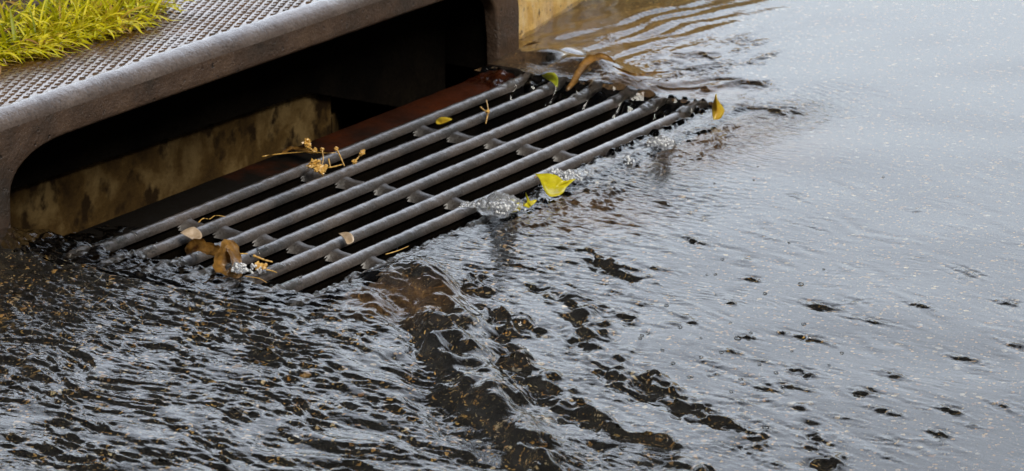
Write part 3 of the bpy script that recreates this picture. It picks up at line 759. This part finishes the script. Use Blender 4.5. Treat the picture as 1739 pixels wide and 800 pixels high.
# big yellow leaf on the front bar
def poly_leaf(name, outline, mt, label, cat='leaf', cup=.15, vein=None):
    """outline: list of (px,py,z) around a leaf; filled as a fan with a raised rim"""
    c = sum((A3(*q_) for q_ in outline), Vector())/len(outline); bm = bmesh.new(); n = len(outline); ring = spline([A3(*q_) for q_ in outline]+[A3(*outline[0])], n*3)[:-1]
    vc = bm.verts.new(c-Vector((0, 0, .0012))); prev = None; rs = []
    for f in (.35, .7, 1.0):
        row = [bm.verts.new(c+(p-c)*f+Vector((0, 0, cup*.02*f*f-.0012*(1-f)+.0008*mn.noise(p*90+Vector((f*3, 0, 0)))))) for p in ring]; rs.append(row)
    m_ = len(ring)
    for i in range(m_): bm.faces.new((vc, rs[0][i], rs[0][(i+1) % m_]))
    for a, b_ in ((0, 1), (1, 2)):
        for i in range(m_): bm.faces.new((rs[a][i], rs[b_][i], rs[b_][(i+1) % m_], rs[a][(i+1) % m_]))
    bmesh.ops.recalc_face_normals(bm, faces=bm.faces); bmesh.ops.solidify(bm, geom=bm.faces[:], thickness=.0004)
    o = from_bm(name, bm, mt, None, True); tag(o, label, cat); return o
big = poly_leaf('leaf', [(908, 300, .022), (930, 299, .024), (948, 303, .022), (958, 311, .018), (977, 308, .016), (972, 313, .015), (962, 322, .012), (955, 333, .010), (940, 338, .008), (930, 336, .009), (922, 322, .013), (916, 308, .018)], M_YLEAF,
          'large bright yellow leaf caught on the front bar of the grate')
o = from_bm('dark_tip', stone_mesh(3, .0022, (1.4, .6, .5)), M_BLEAF, big, True); p = A3(910, 300, .0225); o.location = p; o['label'] = 'brown withered tip of the leaf'
poly_leaf('leaf', [(866, 350, .014), (880, 348, .014), (886, 352, .012), (884, 360, .009), (876, 363, .007), (868, 361, .008)], M_YLEAF, 'small torn yellow leaf piece just below the large yellow leaf')
poly_leaf('leaf', [(888, 354, .010), (898, 346, .013), (911, 344, .014), (908, 349, .011), (897, 353, .009)], M_YLEAF, 'slim yellow leaflet between the torn leaf piece and the large yellow leaf')
poly_leaf('leaf', [(1211, 208, .008), (1209, 190, .018), (1213, 172, .034), (1216, 163, .042), (1219, 174, .032), (1228, 186, .022), (1230, 194, .016), (1222, 206, .008)], M_OLEAF, 'upright pointed yellow and orange leaf at the far right corner of the grate')
poly_leaf('leaf', [(921, 133, .012), (930, 127, .020), (942, 128, .022), (948, 138, .014), (946, 152, .004), (938, 143, .010)], M_GLEAF, 'rounded green and orange leaf folded over the end of the second bar')
poly_leaf('leaf', [(740, 208, -.002), (750, 203, .004), (768, 206, .004), (757, 211, .000), (742, 215, -.004)], M_OLEAF, 'tiny yellow leaf scrap lodged between the first two bars')
poly_leaf('leaf', [(306, 400, .004), (318, 393, .008), (330, 390, .009), (341, 398, .006), (343, 408, .002), (332, 413, .001), (318, 406, .003)], M_PLEAF, 'pinkish pale soaked leaf piece wrapped on the left part of the second bar')
poly_leaf('leaf', [(575, 401, .003), (588, 398, .006), (598, 402, .005), (601, 414, -.002), (590, 419, -.004), (584, 408, .002)], M_PLEAF, 'translucent tan leaf scrap stuck near the left cross ribs')
# brown curled leaf
cl1 = [A3(316, 431, .006), A3(326, 421, .014), A3(340, 419, .017), A3(355, 424, .015), A3(372, 429, .014), A3(388, 430, .014)]
cl2 = [A3(384, 470, .002), A3(372, 462, .006), A3(371, 448, .012), A3(380, 434, .020), A3(387, 421, .026), A3(393, 424, .024), A3(398, 437, .018), A3(401, 452, .012), A3(397, 468, .004), A3(388, 474, .001)]
bm = merge([ribbon(spline(cl1, 14), [.004, .009, .013, .0155, .016, .016, .0155, .015, .0145, .014, .0135, .013, .0125, .012, .011], face_cam(15), 5, .25),
            ribbon(spline(cl2, 22), [.016+.004*math.sin(i/22*3.14) for i in range(23)], [tuple(rt*.4-fw*.3+Vector((0, 0, .2)))]*23, 6, .12)])
o = from_bm('leaf', bm, M_BLEAF, None, True); tag(o, 'curled brown leaf rolled over the left end of the grate bars', 'leaf')
# long brown leaf at the right end
lp = spline([A3(962, 155, .006), A3(973, 142, .014), A3(984, 122, .024), A3(997, 106, .030), A3(1012, 99, .032), A3(1028, 98, .030), A3(1044, 106, .026)], 20)
o = from_bm('leaf', ribbon(lp, leafw(20, .0115, .5), face_cam(21), 4, .25), M_BLEAF, None, True); tag(o, 'long wet brown leaf arched over the right end of the third bar', 'leaf')
lp = spline([A3(1040, 112, .024), A3(1060, 122, .020), A3(1085, 128, .018), A3(1110, 124, .014), A3(1136, 122, .012)], 14)
o = from_bm('leaf', ribbon(lp, leafw(14, .0042, .5), face_cam(15), 3, .2), M_BLEAF, None, True); tag(o, 'thin brown leaf shred lying in the dark water beyond the long brown leaf', 'leaf')
# seed sprig
def sprig(name, stems, seeds, label, mt=M_TWIG):
    root = empty(name, seeds[0][0] if seeds else stems[0][0][0]); tag(root, label, 'twig'); iv = Vector(root.location)
    for pts, r in stems:
        bm = tube(spline(pts, 14), [r*(.75-.35*q_/14)*(1+.25*math.sin(q_*2.1)) for q_ in range(15)]); bmesh.ops.translate(bm, verts=bm.verts, vec=-iv); from_bm('stem', bm, mt, root, True)
    for i, (p, r, sq) in enumerate(seeds):
        bm = stone_mesh(i*7+2, r*.85, sq); bmesh.ops.subdivide_edges(bm, edges=bm.edges[:], cuts=1, use_grid_fill=True)
        for v in bm.verts: v.co += v.co.normalized()*r*(.55*mn.noise(v.co*700+Vector((i, 0, 0)))+.45*mn.noise(v.co*1800))
        o_ = from_bm('seed_head', bm, mt, root, False, p-iv); o_.rotation_euler = (rad(random.uniform(-30, 30)), rad(random.uniform(-60, -10)), AZ-1.2+random.random())
    return root
sprig('seed_sprig', [([A3(445, 266, .004), A3(470, 262, .006), A3(520, 258, .010), A3(555, 260, .014), A3(574, 259, .014)], .0010), ([A3(571, 252, .018), A3(577, 264, .014), A3(585, 282, .006)], .0016),
                     ([A3(547, 256, .012), A3(549, 270, .008), A3(546, 284, .004)], .0013), ([A3(523, 243, .022), A3(529, 254, .014), A3(540, 260, .010)], .0018),
                     ([A3(545, 284, .006), A3(562, 284, .006), A3(583, 279, .006)], .0016), ([A3(601, 276, .004), A3(608, 268, .008), A3(616, 256, .016)], .0017), ([A3(558, 270, .010), A3(561, 284, .005)], .0015)],
      [(A3(521, 242, .023), .0060, (1, .8, .9)), (A3(524, 248, .019), .0045, (1, .8, .9)), (A3(533, 278, .008), .0075, (1.2, .8, .6)), (A3(541, 285, .006), .0065, (1.2, .8, .6)), (A3(547, 292, .003), .0045, (1, .7, .8)),
       (A3(615, 259, .014), .0042, (1.5, .7, .7)), (A3(602, 275, .005), .0032, (1, 1, 1)), (A3(571, 253, .018), .0028, (1, 1, 1)), (A3(547, 254, .013), .0026, (1, 1, 1)), (A3(535, 254, .012), .0034, (1, .8, .8)), (A3(552, 284, .006), .004, (1.2, .8, .6))],
      'golden dried seed sprig tangled over the first bar at the middle of the curb opening')
lp = spline([A3(478, 262, .002), A3(495, 254, .006), A3(515, 256, .007), A3(535, 262, .006)], 12)
o = from_bm('leaf', ribbon(lp, leafw(12, .015, .5), None, 3, .15), M_BLEAF, None, True); tag(o, 'dark soaked leaf lying under the golden seed sprig', 'leaf')
sprig('twig', [([A3(826, 170, .008), A3(829, 186, .004), A3(828, 200, -.002)], .0011), ([A3(816, 182, .006), A3(823, 188, .004), A3(831, 192, .004)], .0015), ([A3(828, 196, .001), A3(825, 210, -.004)], .0015)], [(A3(828, 189, .004), .0030, (1.2, .8, .7))],
      'small forked brown twig straddling the second bar beneath the hood opening')
sprig('twig', [([A3(655, 432, .001), A3(675, 426, .003), A3(694, 418, .006)], .0009)], [], 'thin orange stalk bridging the two front bars near their left cross rib')
sprig('twig', [([A3(404, 431, .012), A3(418, 431, .012), A3(421, 431, .012)], .0012), ([A3(430, 434, .012), A3(448, 441, .008), A3(463, 445, .004)], .0020), ([A3(452, 458, .006), A3(462, 460, .004), A3(470, 463, .003)], .0014), ([A3(417, 469, .004), A3(440, 473, .003), A3(453, 480, .001)], .0009)],
      [(A3(438, 451, .007), .005, (1.3, .8, .6)), (A3(449, 452, .006), .004, (1.2, .8, .6))], 'matted straw and seed scraps piled right of the curled brown leaf')
sprig('twig', [([A3(337, 378, .0), A3(345, 371, .003), A3(356, 372, .002), A3(366, 366, .004), A3(383, 368, .003)], .0009)], [], 'thin curved brown stem caught between the first and second bars near the left cross rib')

# ------------------------------------------------------------ splashes and bubbles
m, t, b = mat('white_glint'); M_GLINT = m; setin(b, {'Base Color': (.85, .87, .9, 1), 'Roughness': .15, 'Transmission Weight': .25, 'Coat Weight': 1.0})  # white droplets added as painted highlights on the clear splashes
def splash(name, blobs, label, glint_drops=60):
    bm = bmesh.new()
    for (px, py, z, r, st_) in blobs:
        b_ = bmesh.new(); bmesh.ops.create_icosphere(b_, subdivisions=3, radius=1)
        c = A3(px, py, z)
        for v in b_.verts:
            n0 = v.co.copy(); e = 1+.45*mn.noise(n0*1.8+c*60)+.22*mn.noise(n0*4.5+c*90); v.co = Vector((n0.x, n0.y, n0.z*st_))*r*e+c
        tmp = bpy.data.meshes.new('t'); b_.to_mesh(tmp); bm.from_mesh(tmp); b_.free(); bpy.data.meshes.remove(tmp)
    o = from_bm(name, bm, M_SPLASH, None, True)
    md = o.modifiers.new('merge', 'REMESH'); md.mode = 'VOXEL'; md.voxel_size = .0010; md.use_smooth_shade = True
    tag(o, label, 'splash')
    fb = []
    for (px, py, z, r, st_) in random.sample(blobs, min(len(blobs), glint_drops)):
        for q_ in range(3):
            b_ = bmesh.new(); bmesh.ops.create_icosphere(b_, subdivisions=1, radius=random.uniform(.0007, .0022)); c = A3(px+random.gauss(0, 5), py+random.gauss(0, 2), max(.004, z+r*.8+random.gauss(0, .002)))
            for v in b_.verts: v.co = v.co*random.uniform(.8, 1.2)+c
            fb.append(b_)
    if fb:
        fo = from_bm('glint_drops', merge(fb), M_GLINT, o, True); fo['kind'] = 'stuff'
    return o
def cone(px, py, h, r0, n=9, wid=1.0):
    out = []
    for i in range(n):
        f = i/(n-1); out.append((px+random.gauss(0, 2*(1-f)), py, .004+h*f, r0*(1-.72*f), 1.2))
    return out
bl = cone(852, 352, .042, .015)+cone(838, 350, .028, .011)+cone(868, 350, .026, .011)+cone(822, 350, .012, .008)
for k in range(90):
    f = random.random(); a = random.gauss(0, 1); bl.append((852+a*16*(1-.6*f), 352+random.gauss(0, 4), .004+.043*f, random.uniform(.0012, .0036), random.uniform(.8, 1.6)))
for k in range(22): bl.append((random.uniform(782, 835), 352-random.uniform(0, 10), random.uniform(.002, .012), random.uniform(.0012, .003), 1))
splash('water_splash', bl, 'tall clear water splash jumping off the front bars left of the large yellow leaf')
bl = []
for k in range(70):
    f = random.random(); bl.append((1122+random.gauss(0, 12)*(1-.4*f), 243+random.gauss(0, 3), .002+.026*f, random.uniform(.0014, .005), 1.2))
for k in range(10): bl.append((random.uniform(1060, 1075), random.uniform(262, 275), .006, random.uniform(.001, .0022), 1))
splash('water_splash', bl, 'small sparkling splash on the front bar near its right end')
bl = [(403+random.gauss(0, 1.5), 455, .006+.03*i/9, .0045*(1-.7*i/9)+.0008, 1.4) for i in range(10)]+[(406, 455, .041, .0021, 1)]
for k in range(26): bl.append((random.uniform(398, 445), random.uniform(450, 462), random.uniform(.003, .012), random.uniform(.0012, .003), 1))
splash('water_splash', bl, 'thin water spout rising beside the curled brown leaf')
bl = []
for k in range(34): bl.append((random.uniform(936, 995), 300-random.uniform(-6, 10), random.uniform(.002, .012), random.uniform(.0012, .0042), .9))
splash('water_splash', bl, 'low churned water over the front bar right above the large yellow leaf')
rk = from_bm('stone', merge([stone_mesh(5, .030, (1.2, .8, .5))]), M_ROCK, None, True, A3(962, 100, .006)); tag(rk, 'dark wet stone parting the water by the right end of the grate', 'stone')

bm = bmesh.new(); bmesh.ops.create_uvsphere(bm, u_segments=16, v_segments=10, radius=1)
for v in bm.verts: v.co.z *= .6
bmesh.ops.recalc_face_normals(bm, faces=bm.faces); bme = bpy.data.meshes.new('bubble'); bm.to_mesh(bme); bm.free(); bme.polygons.foreach_set('use_smooth', [True]*len(bme.polygons))
m, t, b = mat('bubble_film'); M_BUB = m; setin(b, {'Base Color': (.9, .92, .95, 1), 'Transmission Weight': 1.0, 'Roughness': .02, 'IOR': 1.33}); bme.materials.append(m)
spots = [(1253, 574, 9), (1360, 482, 8), (1299, 498, 6), (1200, 466, 4), (1227, 440, 5), (1365, 550, 6), (1155, 556, 6), (1275, 565, 5), (1225, 598, 6), (1258, 643, 6), (1300, 725, 8), (1318, 632, 6), (1240, 548, 4), (1190, 575, 4), (1215, 465, 5), (1143, 617, 6), (1170, 640, 5), (1280, 305, 4), (1287, 282, 3),
         (1213, 311, 4), (1235, 246, 4), (1430, 598, 5), (1399, 456, 4), (1408, 619, 4), (1340, 412, 4), (1132, 518, 6), (1125, 595, 5), (1090, 570, 6), (1145, 680, 6), (1020, 640, 5), (1190, 607, 5), (1216, 500, 4), (1330, 655, 5), (1376, 575, 4), (1275, 470, 3), (1345, 595, 4), (1242, 665, 5), (1100, 565, 5), (1087, 575, 5), (884, 628, 9), (1500, 300, 4), (1175, 640, 4), (1233, 262, 3), (1075, 648, 5), (1290, 618, 5)]
for px, py, r in spots:
    p = at(px, py, .006); o = bpy.data.objects.new('bubble', bme); COL.objects.link(o); rr = r/1475*.62; o.location = (p.x, p.y, wz(p.x, p.y)+rr*.12); o.scale = (rr, rr, rr)
    tag(o, 'small clear air bubble floating on the rippled water', 'bubble', 'air bubbles floating on the water')
